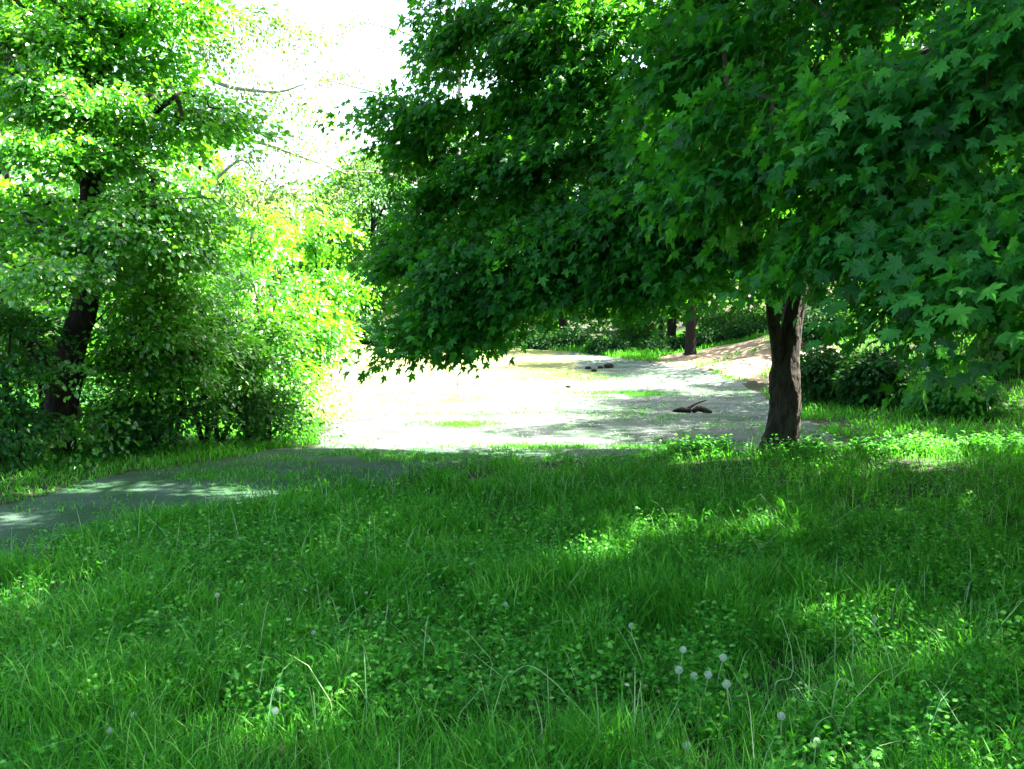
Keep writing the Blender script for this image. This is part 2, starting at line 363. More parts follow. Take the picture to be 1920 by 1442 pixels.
blades(g, x, y, rng.uniform(.02, .07, len(x)), np.full(len(x), .008), .8)
x, y = scatter(30000, -8, 6, 13, 42, lambda x, y: inpoly(x, y, GRAVEL) & (vnoise(x, y, .9, 57) + .5 * vnoise(x, y, .3, 58) > .98))
blades(g, x, y, rng.uniform(.03, .09, len(x)), np.full(len(x), .014), .8, tint=rng.uniform(.5, 1, len(x)))
x, y = scatter(26000, 3, 11, 22, 38, lambda x, y: inpoly(x, y, SAND) & (vnoise(x, y, .8, 67) + .6 * vnoise(x, y, .25, 68) > 1.0))
blades(g, x, y, rng.uniform(.04, .16, len(x)), np.full(len(x), .016), .8)
# patches on the gravel
for (px_, py_, rx, ry, n) in ((2.7, 22.7, 1.3, .8, 5000), (-.8, 16.2, .45, .35, 1500), (1.6, 27, 1.5, 1.2, 2500), (.8, 13.1, 1.6, .35, 2600), (1.5, 18, 1.8, 1.0, 1600), (-1.6, 11.6, 1.2, .5, 2500), (-2.7, 10.2, 1.2, .45, 1800), (3.5, 15, 1.3, 1.2, 1600), (-2.0, 22, 1.6, 3.0, 1500)):
    r = np.sqrt(rng.random(n)); th = rng.uniform(0, 6.28, n)
    r = r * rng.choice([.7, 1, 1.6, 2.2], n) ; x = px_ + rx * r * np.cos(th); y = py_ + ry * r * np.sin(th)
    k = vnoise(x, y, .4, 54) + .6 * vnoise(x * .5, y, .9, 55) > .55 + .22 * r; x, y = x[k], y[k]
    blades(g, x, y, rng.uniform(.03, .09, len(x)), np.full(len(x), .009), .7)
o = g.build("verge_grass", [M_grass]); tag(o, "short grass along the path verges and in patches on the gravel", "grass", kind="stuff")

# loose stones on the gravel
g = Geo()
ico = np.array([[0, 0, 1], [.9, 0, .2], [.3, .85, .25], [-.7, .55, .2], [-.75, -.5, .25], [.25, -.9, .2], [0, 0, -.4]])
icf = np.array([[0, 1, 2], [0, 2, 3], [0, 3, 4], [0, 4, 5], [0, 5, 1], [6, 2, 1], [6, 3, 2], [6, 4, 3], [6, 5, 4], [6, 1, 5]])
x, y = scatter(26000, -7, 8, 6, 30, lambda x, y: inpoly(x, y, GRAVEL) & (y + .25 * x > 12.5) & (vnoise(x, y, .9, 61) > .35) & (rng.random(len(x)) < 14 / (y + 3)))
s = rng.uniform(.006, .022, len(x)); a_ = rng.uniform(0, 6.28, len(x))
t = np.column_stack([np.cos(a_), np.sin(a_), 0 * a_]); n = np.tile([0, 0, 1.], (len(x), 1)) + rng.normal(0, .15, (len(x), 3))
put_leaves(g, (ico * [1, 1, .7], icf), np.column_stack([x, y, H(x, y)]), t, n, s)
o = g.build("loose_stone_scatter", [M_pebble]); tag(o, "small loose stones scattered over the gravel path", "stones", kind="stuff")

# ---------------------------------------------------------------- trees
# ground spots that get a fleck of sun: crown gaps along the ray to the sun  (x, y, radius)
SUNSPOT = []
def gspot(px, py, r):
    d = 3.0
    for _ in range(40):
        p = P(px, py, d)
        if p[2] <= float(H(p[0], p[1])) + .08: break
        d *= 1.03
        if d > 60: break
    lo, hi = d / 1.03, d
    for _ in range(20):
        mid = (lo + hi) / 2; p = P(px, py, mid)
        if p[2] <= float(H(p[0], p[1])) + .08: hi = mid
        else: lo = mid
    SUNSPOT.append((np.array(p), r))
for a_ in ((1080, 1048, .20), (1160, 1055, .16), (1530, 1150, .24), (1600, 1175, .20), (1900, 1095, .16), (1910, 1200, .14), (575, 908, .14), (430, 905, .10), (25, 953, .12), (1440, 1010, .06), (1580, 1095, .08)):
    gspot(*a_)
for px_, py_, r_ in ((1494, 655, .42), (1484, 600, .3), (1468, 640, .2), (1500, 530, .40), (1492, 800, .16)):
    SUNSPOT.append((P(px_, py_, 11.9) + SDn * .2, r_))
def clear_of_spots(C):
    k = np.ones(len(C), bool)
    for p, r in SUNSPOT:  # p on the ground or bark, r radius of the gap
        v = C - p; t = v @ SDn; d = np.linalg.norm(v - t[:, None] * SDn, axis=1)
        k &= ~((d < r + .14) & (t > 0))
    return k
def proj(C):
    s, c = math.sin(PITCH), math.cos(PITCH)
    v = C - np.array([0, 0, CAMZ]); dep = v[:, 1] * c - v[:, 2] * s; up = v[:, 1] * s + v[:, 2] * c
    return 960 + F * v[:, 0] / dep, 721 - F * up / dep, dep

def tree(name, label, cat, base, trunk, limbs, blobs, leafmat, barkmat, tm=OVAL, size=.1, per=20, spread=.4, group=None,
         sides=14, twig=.012, holes=(), spots=False, clump=0, cr=.5, cf=.5, lift=.55, droop=.5, out_w=.6, shell=.55, flat=.3, ridges=0, rough=.05, twigmat=None, leafn=None):
    base = np.array(base, float)
    root = empty(name, base, label, cat, group)
    if trunk:
        g = Geo()
        tube(g, trunk, sides, 0, .5, rough, ridges, 6 if ridges else 4, seed=int(abs(base[0]) * 100))
        g.build("trunk", [barkmat], root, base, True)
    nodes = []
    for p in trunk or [tuple(base) + (.05,)]: nodes.append(p[:4])
    for L in limbs:
        g = Geo(); tube(g, L, max(6, sides // 2), 0, .5, rough, 0, 5, seed=int(abs(L[0][0]) * 99))
        g.build("limb", [barkmat], root, base, True)
        nodes += [tuple(q) for q in catmull(L, 4)]
    nodes = np.array(nodes, float)
    # spray centres
    Cs, Ns = [], []
    for (c, r, n) in blobs:
        c = np.array(c, float); r = np.array(r if np.ndim(r) else (r, r, r), float)
        d = norm(rng.normal(size=(n, 3))); rad = rng.random(n) ** shell
        if clump:
            kk = max(3, int(n / clump)); pick = rng.integers(0, kk, n); dd = norm(rng.normal(size=(kk, 3))); rd_ = rng.uniform(.55, 1.0, kk)
            q_ = norm(rng.normal(size=(n, 3))) * (rng.random(n) ** .5)[:, None] * [cr, cr, cr * cf]
            cc_ = (dd * rd_[:, None])[pick] * r
            Cs.append(c + cc_ + q_); Ns.append(norm(norm(dd)[pick] * .6 + norm(q_) * .7))
            continue
        Cs.append(c + d * r * rad[:, None]); Ns.append(norm(d / r))
    C = np.concatenate(Cs); OUT = np.concatenate(Ns)
    k = C[:, 2] > H(C[:, 0], C[:, 1]) + .05
    if spots: k &= clear_of_spots(C)
    if holes:
        px, py, _ = proj(C)
        for hx, hy, hr in holes: k &= np.hypot(px - hx, py - hy) > hr
    C, OUT = C[k], OUT[k]
    cen = nodes[len(trunk) // 2, :3] if trunk else base
    hor = norm(C * [1, 1, 0] - cen * [1, 1, 0])
    outw = norm(OUT * .5 + hor * .7)
    # twigs: join each spray to nearest node already in the tree
    order = np.argsort(np.linalg.norm(C - nodes[:, :3][np.argmin(np.linalg.norm(C[:, None] - nodes[None, :, :3], axis=2), 1)], axis=1)) if len(C) < 4000 else np.arange(len(C))
    P_ = list(nodes[:, :3]); par = [-1] * len(P_); arr = np.zeros((len(nodes) + len(C), 3)); arr[:len(nodes)] = nodes[:, :3]; cnt = len(nodes)
    parent = np.full(len(arr), -1); idx = np.zeros(len(C), int)
    for q in order:
        d = np.linalg.norm(arr[:cnt] - C[q], axis=1) + .25 * np.maximum(0, arr[:cnt, 2] - C[q, 2])
        parent[cnt] = int(np.argmin(d)); arr[cnt] = C[q]; cnt += 1
    w_ = np.ones(cnt)
    for q in range(cnt - 1, len(nodes) - 1, -1): w_[parent[q]] += w_[q]
    gc = Geo()
    A = arr[parent[len(nodes):cnt]]; B = arr[len(nodes):cnt]; rb = twig * .45 * np.sqrt(w_[len(nodes):cnt]); 
    rb = np.minimum(rb, twig * 4)
    # vectorised 3-sided, 3-ring twigs
    N = len(A); D = norm(B - A); up = np.where(np.abs(D[:, 2:3]) > .9, np.array([[1., 0, 0]]), np.array([[0, 0, 1.]]))
    S1 = norm(np.cross(D, up)); S2 = np.cross(D, S1); Lg = np.linalg.norm(B - A, axis=1)
    mid = (A + B) / 2 + np.array([0, 0, 1.]) * (Lg * .10)[:, None] + rng.normal(0, .05, (N, 3)) * Lg[:, None]
    rings = []
    for c_, rr in ((A, rb * 1.25), (mid, rb), (B, rb * .75)):
        for th in (0, 2.094, 4.189):
            rings.append(c_ + (S1 * math.cos(th) + S2 * math.sin(th)) * rr[:, None])
    Vt = np.stack(rings, 1).reshape(-1, 3); o_ = (np.arange(N) * 9)[:, None]
    fs = []
    for i in (0, 3):
        for j in range(3): fs.append(o_ + np.array([i + j, i + (j + 1) % 3, i + 3 + (j + 1) % 3, i + 3 + j]))
    gc.add(Vt, np.concatenate(fs, 1).reshape(-1), np.full(N * 6, 4), 1, .5)
    # leaves in each spray: a thin drooping tilted disc
    N = len(C); per_ = per
    rep = np.repeat(np.arange(N), per_); M = len(rep)
    upn = norm(np.array([0, 0, 1.]) + outw * lift + rng.normal(0, .22, (N, 3)))
    e1 = norm(outw - (outw * upn).sum(1, keepdims=True) * upn); e2 = np.cross(upn, e1)
    th = rng.uniform(0, 2 * np.pi, M); rr = np.sqrt(rng.random(M)) * spread * np.repeat(rng.uniform(.65, 1.3, N), per_)
    off = e1[rep] * (rr * np.cos(th))[:, None] * 1.15 + e2[rep] * (rr * np.sin(th))[:, None] + upn[rep] * (rng.normal(0, flat * spread * .5, M))[:, None]
    off[:, 2] -= .35 * rr ** 2 / spread
    pos = C[rep] + off
    td = norm(off) * .5 + outw[rep] * .5 + np.array([0, 0, -1.]) * droop * rng.uniform(.2, 1.5, M)[:, None] + rng.normal(0, .3, (M, 3))
    nn = upn[rep] * .6 + outw[rep] * out_w + rng.normal(0, .38, (M, 3))
    stint = np.clip(np.repeat(rng.normal(.5, .2, N), per_) + rng.normal(0, .2, M), 0, 1)
    put_leaves(gc, tm, pos, td, nn, size * rng.uniform(.6, 1.2, M), 0, stint)
    gc.build("crown", [leafmat, twigmat or M_twig], root, base)
    return root

def B(px, py, d, rpx, n, ry=None, rd=None):
    """blob from a direction, distance and angular size"""
    k = d / F; r = rpx * k
    return (P(px, py, d), (r, (rd if rd else r * 1.1), (ry * k if ry else r)), n)

# --- the maple in the lawn
bx, by = 3.25, 12.0; bz = float(H(bx, by)) - .05
tp = lambda px, py, d=12.0: P(px, py, d)
trunkA = [(*tp(1460, 868), .29), (*tp(1464, 838), .205), (*tp(1470, 800), .172), (*tp(1475, 750), .160), (*tp(1472, 700), .165), (*tp(1481, 650), .128), (*tp(1486, 600), .118), (*tp(1494, 540), .112), (*tp(1493, 470), .11), (*tp(1490, 380), .14), (*tp(1480, 250), .12), (*tp(1470, 60), .10), (3.4, 12.2, 7.5), ]
trunkA[-1] = (3.4, 12.2, 8.0, .06)
limbsA = [
    [(*tp(1468, 712), .12), (*tp(1458, 650, 11.95), .088), (*tp(1449, 600, 11.9), .074), (*tp(1446, 560, 11.9), .07), (*tp(1438, 510, 11.85), .066), (*tp(1380, 380, 11.7), .07), (*tp(1250, 260, 11.5), .05), (*tp(1060, 230, 11.5), .03)],
    [(*tp(1493, 520), .10), (*tp(1400, 430, 12.2), .08), (*tp(1200, 330, 11.8), .06), (*tp(1000, 320, 11.6), .045), (*tp(850, 340, 11.8), .025)],
    [(*tp(1494, 480), .10), (*tp(1540, 400, 11.5), .08), (*tp(1520, 330, 10), .06), (*tp(1450, 330, 8.8), .035)],
    [(*tp(1490, 400), .09), (*tp(1320, 200, 12.4), .07), (*tp(1080, 100, 12.4), .05), (*tp(840, 40, 12.6), .025)],
    [(*tp(1494, 470), .09), (*tp(1620, 380, 12.8), .07), (*tp(1780, 300, 13), .04)],
    [(*tp(1480, 250), .08), (*tp(1300, 60, 11), .06), (1.0, 9.5, 6.5, .03)],
    [(*tp(1475, 100), .08), (4.6, 14, 7, .05), (5.2, 15, 8, .03)],
    [(*tp(1400, 430, 12.2), .07), (*tp(1250, 480, 11), .05), (*tp(1050, 500, 10.8), .035), (*tp(820, 520, 11.2), .02)],
]
blobsA = [
    B(835, 35, 12.6, 38, 12, 30), B(905, 50, 12.6, 60, 34, 55), B(850, 120, 12.5, 30, 14, 20), B(960, 130, 12.4, 40, 30, 30), B(990, 40, 12.4, 100, 55), B(1100, 110, 12.2, 110, 55), 
    B(735, 210, 12, 50, 12, 14), B(800, 218, 12.1, 60, 26, 28), B(850, 205, 12.2, 70, 38, 40), B(960, 215, 12, 80, 45, 60), B(785, 270, 11.8, 35, 9, 22), B(860, 290, 12, 70, 22, 35),
    B(900, 350, 11.5, 90, 45, 60), B(810, 400, 12, 65, 30, 36), B(745, 455, 12.3, 38, 14, 20), B(785, 480, 12, 50, 20, 40), B(830, 480, 11.2, 100, 60, 70), B(980, 440, 11, 110, 60, 80),
    B(800, 570, 11.4, 45, 26, 40), B(840, 600, 11, 50, 30, 36), B(768, 655, 10.6, 10, 4, 22), B(790, 620, 10.8, 24, 10, 24), B(880, 560, 11.4, 70, 34, 50), B(960, 540, 11.2, 80, 34, 45),
    B(1060, 520, 10.8, 90, 46, 55), B(1120, 440, 10.6, 110, 50, 80), B(1050, 290, 11.2, 110, 50, 80), B(1190, 330, 10.8, 110, 50, 90), B(1180, 200, 11.6, 110, 46, 80),
    B(1180, 530, 10.4, 80, 36, 36), B(1260, 470, 10, 100, 46, 60), B(1350, 430, 9.6, 90, 40, 45), B(1300, 340, 9.4, 120, 50, 90), B(1240, 60, 11, 120, 46, 120), B(1110, 60, 11.4, 100, 70, 90), B(1050, 170, 11.6, 90, 50, 60), B(1160, 250, 10.8, 80, 40, 50), B(1000, 90, 12, 70, 40, 40), B(1330, 130, 9.6, 100, 70, 70), B(1480, 20, 10.5, 120, 60, 90), B(1330, 20, 10.5, 90, 40, 50), B(1330, 520, 11.6, 50, 16, 30), B(1400, 430, 12.8, 60, 20, 50),
    B(1380, 200, 9.2, 150, 60, 110), B(1450, 300, 9.0, 120, 50, 80), B(1560, 370, 10.5, 100, 40, 60), B(1600, 250, 10.5, 140, 50, 110), B(1700, 420, 12, 120, 40, 70), B(1750, 200, 12, 180, 60, 130),
    B(1640, 460, 13, 80, 26, 40), B(1880, 350, 12.5, 150, 40, 120),
    ((2.6, 11.0, 6.9), (4.3, 3.2, 1.5), 330), ((3.4, 12.3, 8.6), (3.6, 2.8, 1.6), 240), ((5.6, 12.4, 6.6), (2.4, 2.2, 1.8), 120), ((7.2, 11.6, 6.6), (2.2, 1.6, 1.2), 170), ((0.2, 9.6, 6.3), (2.2, 2.2, .9), 110), ((3.6, 13.4, 6.0), (3.6, 1.6, 1.6), 110), ((1.3, 12.0, 8.6), (1.8, 2.0, .9), 120), ((.9, 13.4, 8.1), (2.1, 1.5, .8), 200), ((2.4, 14.4, 8.6), (2.2, 1.2, .8), 150),  # unseen upper crown, extended to shade the lawn and left shrubs
]
HOLES = [(908, 140, 58), (1195, 128, 54), (858, 255, 42), (1010, 170, 36), (1090, 240, 34), (700, 300, 30)]
tree("maple_tree", "large dark green maple with a forked sun flecked trunk at the lawn's far edge", "tree", (bx, by, bz), trunkA, limbsA, blobsA,
     M_maple, M_bark, MAPLE_LO, .095, 40, .35, "maples over the lawn", sides=28, holes=HOLES + [(1480, 560, 62), (1475, 640, 60), (1475, 720, 70)], spots=True, ridges=22, rough=.12, clump=7, cr=.45)

# --- the nearer maple whose trunk stands right of the frame
trunkB = [(6.2, 5.6, -.05, .32), (6.15, 5.6, .8, .26), (6.1, 5.6, 2.0, .22), (6.0, 5.5, 4.0, .18), (5.9, 5.5, 6.0, .12), (5.8, 5.5, 8.0, .06)]
limbsB = [
    [(6.1, 5.6, 2.1, .12), (4.9, 5.6, 2.5, .08), (3.6, 5.6, 2.5, .05), (*P(1830, 560, 5), .02)],
    [(6.05, 5.6, 2.8, .12), (4.6, 6.0, 3.4, .09), (3.0, 6.3, 3.4, .06), (*P(1450, 260, 6.4), .02)],
    [(6.0, 5.5, 3.8, .11), (4.2, 5.4, 4.9, .08), (2.2, 5.6, 5.2, .05), (.6, 5.8, 5.2, .02)],
    [(6.0, 5.5, 4.2, .10), (5.0, 3.8, 5.5, .07), (3.5, 2.5, 6, .03)],
    [(6.0, 5.5, 4.5, .10), (6.6, 7.0, 5.8, .06), (6.8, 8, 6.6, .03)],
]
blobsB = [
    B(1470, 240, 6.6, 130, 26, 90), B(1350, 130, 7.2, 110, 22, 80), B(1650, 190, 5.8, 150, 30, 100), B(1850, 120, 5.4, 160, 28, 100), B(1560, 350, 6.2, 120, 22, 70), B(1440, 370, 6.9, 70, 12, 50), B(1330, 330, 7.2, 55, 8, 45),
    B(1720, 400, 5.6, 120, 22, 60), B(1870, 380, 5.0, 110, 18, 70), B(1860, 490, 4.7, 70, 10, 35), B(1740, 580, 5.4, 60, 9, 40), B(1850, 570, 5.0, 80, 12, 40), B(1800, 650, 5.8, 80, 12, 30), B(1900, 660, 5.4, 60, 10, 50), B(1600, 40, 6.6, 140, 22, 80),
    B(1290, 210, 7.6, 55, 7, 50),
    ((3.2, 5.6, 5.4), (2.6, 2.0, .9), 130), ((5.2, 5.4, 6.4), (3.0, 2.8, 1.4), 190), ((5.8, 5.4, 8.0), (2.4, 2.4, 1.2), 90), ((4.6, 3.4, 4.9), (2.0, 1.6, .8), 60), ((6.6, 8.6, 5.6), (2.0, 1.8, 1.1), 60), ((2.8, 8.4, 7.6), (3.8, 2.8, 1.2), 560), ((0.2, 7.2, 7.2), (2.6, 2.2, .8), 240), ((6.0, 9.2, 7.2), (3.0, 1.8, 1.0), 400), ((1.2, 9.6, 7.4), (2.9, 1.9, .8), 380), ((3.4, 4.6, 7.4), (3.6, 2.2, .8), 240), ((3.0, 8.0, 9.0), (3.6, 2.6, .5), 300), ((7.4, 6.8, 7.2), (1.8, 1.8, 1.0), 220), ((3.7, 7.8, 7.4), (1.0, .9, .4), 90), ((5.8, 10.3, 7.4), (1.0, .8, .4), 80), ((6.9, 11.7, 7.2), (1.0, .8, .4), 80), ((5.0, 5.6, 7.6), (.9, .8, .4), 70), ((9.8, 11.5, 7.4), (1.2, .9, .4), 90), ((1.2, 5.4, 5.6), (1.6, 1.6, .6), 50),  # crown masses above the frame, filled in to keep sun off the lawn
]
tree("maple_tree", "nearer maple reaching in from the right with large blue green leaves", "tree", (6.2, 5.6, -.05), trunkB, limbsB, blobsB,
     M_maple2, M_bark, MAPLE_HI, .092, 46, .33, "maples over the lawn", sides=18, spots=True, twig=.008, ridges=18, clump=6, cr=.42)

# --- a further maple out of the frame that keeps the lawn in shade
def simple_tree(name, label, x, y, h, r, crown0, n, leafm, barkm, tm=OVALP, size=.16, per=26, spread=.6, group=None, tr=.2, spots=False, lean=(0, 0), shell=.45, nb=9, holes=(), seed=0, flat=.35, cat="tree", droop=.4):
    gg = np.random.default_rng(1000 + seed)
    z = float(H(x, y)) - .05
    lx, ly = lean
    trunk = [(x, y, z, tr * 1.35), (x + .02, y, z + .3, tr), (x + lx * .3, y + ly * .3, z + h * .3, tr * .8), (x + lx * .7, y + ly * .7, z + h * .6, tr * .55), (x + lx, y + ly, z + h * .92, tr * .15)]
    limbs = []; blobs = []
    for i in range(nb):
        az = i * 2.4 + gg.uniform(-.4, .4); t = (i + .5) / nb
        zc = z + crown0 + (h - crown0) * (.10 + .82 * t)
        rr = r * math.sqrt(max(.12, 1 - abs(2 * t - .75) ** 2 * .55)) * gg.uniform(.6, .95)
        cx_ = x + lx * t + math.cos(az) * rr * .62; cy_ = y + ly * t + math.sin(az) * rr * .62
        br = rr * gg.uniform(.5, .72)
        blobs.append(((cx_, cy_, zc), (br, br, br * gg.uniform(.55, .8)), int(n / nb * gg.uniform(.8, 1.25))))
        if i % 2 == 0:
            z0 = z + max(.25 * h, crown0 * .8) + (h * .5) * t * .8
            f0 = (z0 - z) / h
            limbs.append([(x + lx * f0, y + ly * f0, z0, tr * .45), ((x + cx_) / 2, (y + cy_) / 2, (z0 + zc) / 2 + .2, tr * .3), (cx_, cy_, zc, tr * .12)])
    blobs.append(((x + lx * .8, y + ly * .8, z + h * .9), (r * .4, r * .4, h * .1), int(n / nb)))
    return tree(name, label, cat, (x, y, z), trunk, limbs, blobs, leafm, barkm, tm, size, per, spread, group, sides=10, spots=spots, shell=shell, holes=holes, twig=.014, clump=9, cr=.8, flat=flat, droop=droop, rough=.06)

simple_tree("maple_tree", "broad maple out of view to the right whose crown shades the lawn's dark corner", 11.0, 9.4, 12.5, 4.7, 1.6, 1400, M_maple, M_bark, MAPLE_LO, .17, 24, .5, "maples over the lawn", .32, True, seed=4)
simple_tree("maple_tree", "maple out of view at the photographer's right hand, branched to the ground", 8.4, 0.6, 11, 3.6, 0.8, 420, M_maple, M_bark, MAPLE_LO, .18, 22, .55, "maples over the lawn", .26, True, seed=5)  # maples here are unseen, added to cut light on the right lawn
simple_tree("maple_tree", "unseen maple added on the slope right of the lawn to darken it, branched to the ground", 13.2, 13.4, 10, 3.6, 0.8, 420, M_maple, M_bark, MAPLE_LO, .18, 22, .55, "maples over the lawn", .26, False, seed=6)
simple_tree("maple_tree", "maple out of view behind the photographer's right shoulder", 5.2, -5.5, 12, 4.2, 0.8, 420, M_maple, M_bark, MAPLE_LO, .2, 22, .6, "maples over the lawn", .28, False, seed=7)  # unseen pair added to block the sky behind the camera
simple_tree("maple_tree", "unseen maple added well behind and right of the photographer to block sky light", 11.5, -6.0, 12, 4.4, 0.8, 420, M_maple, M_bark, MAPLE_LO, .2, 22, .6, "maples over the lawn", .28, False, seed=8)
simple_tree("maple_tree", "tall maple standing out of view beyond the right edge of the lawn", 10.5, 4.0, 12, 4.6, 3.2, 620, M_maple, M_bark, MAPLE_LO, .17, 22, .5, "maples over the lawn", .3, True, seed=3)

# --- the big bright tree on the left
lz = float(H(-5.25, 11.7)) - .05
q = lambda px, py, d=11.7: P(px, py, d)
trunkL = [(*q(100, 885), .28), (*q(108, 850), .21), (*q(112, 790), .185), (*q(122, 720), .175), (*q(138, 640), .15), (*q(160, 570), .145), (*q(164, 480), .12), (*q(170, 360), .11), (*q(160, 240), .085), (*q(154, 60), .055), (-5.2, 11.7, 7.2, .03)]
limbsL = [
    [(*q(115, 760), .12), (*q(80, 690), .10), (*q(45, 630), .09), (*q(-20, 560), .07), (*q(-120, 430), .05)],
    [(*q(165, 500), .09), (*q(210, 420), .07), (*q(290, 340, 11.2), .04)],
    [(*q(167, 380), .09), (*q(230, 260), .06), (*q(330, 180, 11.2), .03)],
    [(*q(163, 300), .08), (*q(90, 200), .06), (*q(20, 120, 11), .03)],
    [(*q(158, 200), .08), (*q(220, 80, 11.9), .05), (-4.3, 12, 6.2, .02)],
    [(*q(166, 360), .08), (*q(186, 335, 11.6), .06), (*q(120, 300, 11), .04), (*q(30, 290, 10.6), .02)],
]
blobsL = [
    B(60, 70, 11.5, 80, 40, 60), B(200, 60, 11.8, 100, 60, 60), B(290, 130, 11.8, 80, 50, 60), B(180, 170, 11.2, 90, 40, 45), B(60, 180, 11, 80, 36, 45), B(380, 215, 11.8, 60, 34, 30), B(300, 240, 11.5, 80, 40, 40),
    B(40, 275, 10.6, 80, 40, 26), B(90, 380, 11.8, 90, 40, 50), B(230, 300, 11.5, 80, 34, 35), B(300, 380, 11, 70, 44, 34), B(230, 430, 10.8, 80, 36, 40), B(30, 440, 11, 70, 30, 40), B(90, 510, 10.5, 110, 40, 18), B(330, 60, 12.5, 60, 24, 50),
    B(330, 450, 11.4, 60, 26, 40), B(160, 440, 11, 50, 20, 26), B(130, 90, 11.2, 70, 34, 50), B(140, 690, 11.2, 40, 8, 26), B(170, 790, 11.2, 40, 10, 30), B(60, 0, 11.6, 120, 50, 60), B(330, 20, 12, 70, 40, 40), B(40, 600, 12.2, 80, 30, 50), B(260, 520, 12.2, 80, 40, 50), B(250, 640, 12.4, 70, 30, 50),
    ((-5.0, 12, 6.6), (2.2, 2.2, 1.4), 190), ((-7.4, 12, 5), (1.8, 2, 2.2), 120), ((-4.9, 12.4, 8.2), (1.5, 1.5, .8), 60), ((-6.5, 12.5, 3), (1.2, 1, 1), 40),
]
tree("broadleaf_tree", "tall bright yellow green tree with a dark leaning trunk at the left edge", "tree", (-5.25, 11.7, lz), trunkL, limbsL, blobsL,
     M_left, M_bark2, OVAL, .074, 54, .29, None, sides=16, ridges=14, holes=[(163, 318, 22), (150, 590, 60)], out_w=.15, clump=17, cr=.58, cf=.3, lift=.3, flat=.16, droop=.25)

# --- shrubs left of the path
def shrub(name, label, pts, d, leafm, size=.07, per=36, spread=.28, group="shrubs beside the path", tm=OVALP, basepx=None, shell=.4):
    blobs = [B(px, py, dd, r, n, ry) for (px, py, dd, r, ry, n) in pts]
    cxm = np.mean([b[0][0] for b in blobs]); cym = np.mean([b[0][1] for b in blobs])
    if basepx is not None: cxm = (basepx - 960) / F * cym
    z = float(H(cxm, cym)) - .03
    limbs = []
    for i, b in enumerate(blobs):
        c = b[0]; o_ = .12 * math.cos(i * 2.2); p_ = .12 * math.sin(i * 2.2)
        limbs.append([(cxm + o_, cym + p_, z, .035), (cxm * .6 + c[0] * .4 + o_, cym * .6 + c[1] * .4, z + (c[2] - z) * .55, .022), (c[0], c[1], c[2], .008)])
    return tree(name, label, "shrub", (cxm, cym, z), [], limbs, blobs, leafm, M_bark2, tm, size, per, spread, group, sides=6, twig=.007, shell=shell, flat=.25, droop=.2, clump=10, cr=.36, cf=.35, lift=.35, out_w=.25)

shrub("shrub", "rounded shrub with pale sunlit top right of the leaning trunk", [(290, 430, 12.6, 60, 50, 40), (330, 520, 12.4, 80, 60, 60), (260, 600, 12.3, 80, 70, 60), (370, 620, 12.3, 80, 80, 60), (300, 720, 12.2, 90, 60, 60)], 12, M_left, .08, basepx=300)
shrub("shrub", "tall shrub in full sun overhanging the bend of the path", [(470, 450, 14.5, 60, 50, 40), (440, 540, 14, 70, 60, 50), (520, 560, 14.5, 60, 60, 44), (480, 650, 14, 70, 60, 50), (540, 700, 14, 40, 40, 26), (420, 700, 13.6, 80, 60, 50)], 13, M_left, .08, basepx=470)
shrub("shrub", "low dark shrub touching the verge at the path's inner bend", [(500, 770, 13.2, 55, 40, 40), (440, 760, 12.8, 70, 50, 46), (560, 790, 13.8, 30, 30, 18)], 13, M_shadetone, .07, basepx=480)
shrub("shrub", "dark leafy shrub filling the gap behind the leaning trunk", [(200, 700, 12.4, 80, 70, 50), (230, 790, 12.2, 80, 40, 46), (330, 790, 12.2, 80, 40, 46)], 12, M_shadetone, .075, basepx=240)
shrub("shrub", "deep shaded shrub at the left frame edge in front of the trunk", [(-5, 700, 10.8, 50, 50, 36), (-10, 800, 10.4, 50, 50, 36), (20, 620, 11.2, 60, 50, 30)], 10, M_shadetone, .08, basepx=10)
shrub("shrub", "added thicket shrub, dark as shade, behind the foot of the leaning trunk", [(60, 720, 15, 80, 60, 60), (160, 700, 15, 80, 60, 60), (260, 710, 15, 80, 60, 50), (60, 800, 14.5, 70, 40, 40), (180, 800, 14.5, 80, 40, 40)], 15, M_shadetone, .09, basepx=150)  # thickets added in dark leaf where the low left lies in shade
shrub("shrub", "added thicket shrub, coloured as shade, standing between the sunlit shrubs and the verge", [(360, 700, 12.9, 70, 50, 50), (420, 640, 13.2, 60, 50, 40), (300, 640, 12.8, 60, 50, 40), (480, 700, 13.3, 50, 40, 36), (520, 620, 13.8, 30, 40, 16)], 13, M_shadetone, .075, basepx=390)
shrub("shrub", "tall dim shrub at the left edge rising beside the side limb", [(30, 520, 12.6, 70, 60, 40), (220, 560, 12.8, 60, 60, 40), (20, 650, 12.4, 60, 50, 40)], 12.6, M_shadetone, .085, basepx=60)
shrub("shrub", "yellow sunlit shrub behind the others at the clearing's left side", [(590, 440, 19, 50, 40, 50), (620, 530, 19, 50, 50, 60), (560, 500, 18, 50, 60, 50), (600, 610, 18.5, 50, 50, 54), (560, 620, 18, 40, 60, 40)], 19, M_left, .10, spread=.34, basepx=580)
shrub("shrub", "pale yellow bush at the foot of the sunlit shrubs", [(580, 700, 18, 26, 40, 24), (560, 760, 17, 30, 40, 24), (600, 770, 16.5, 20, 22, 10)], 17, M_pale, .08, basepx=570)

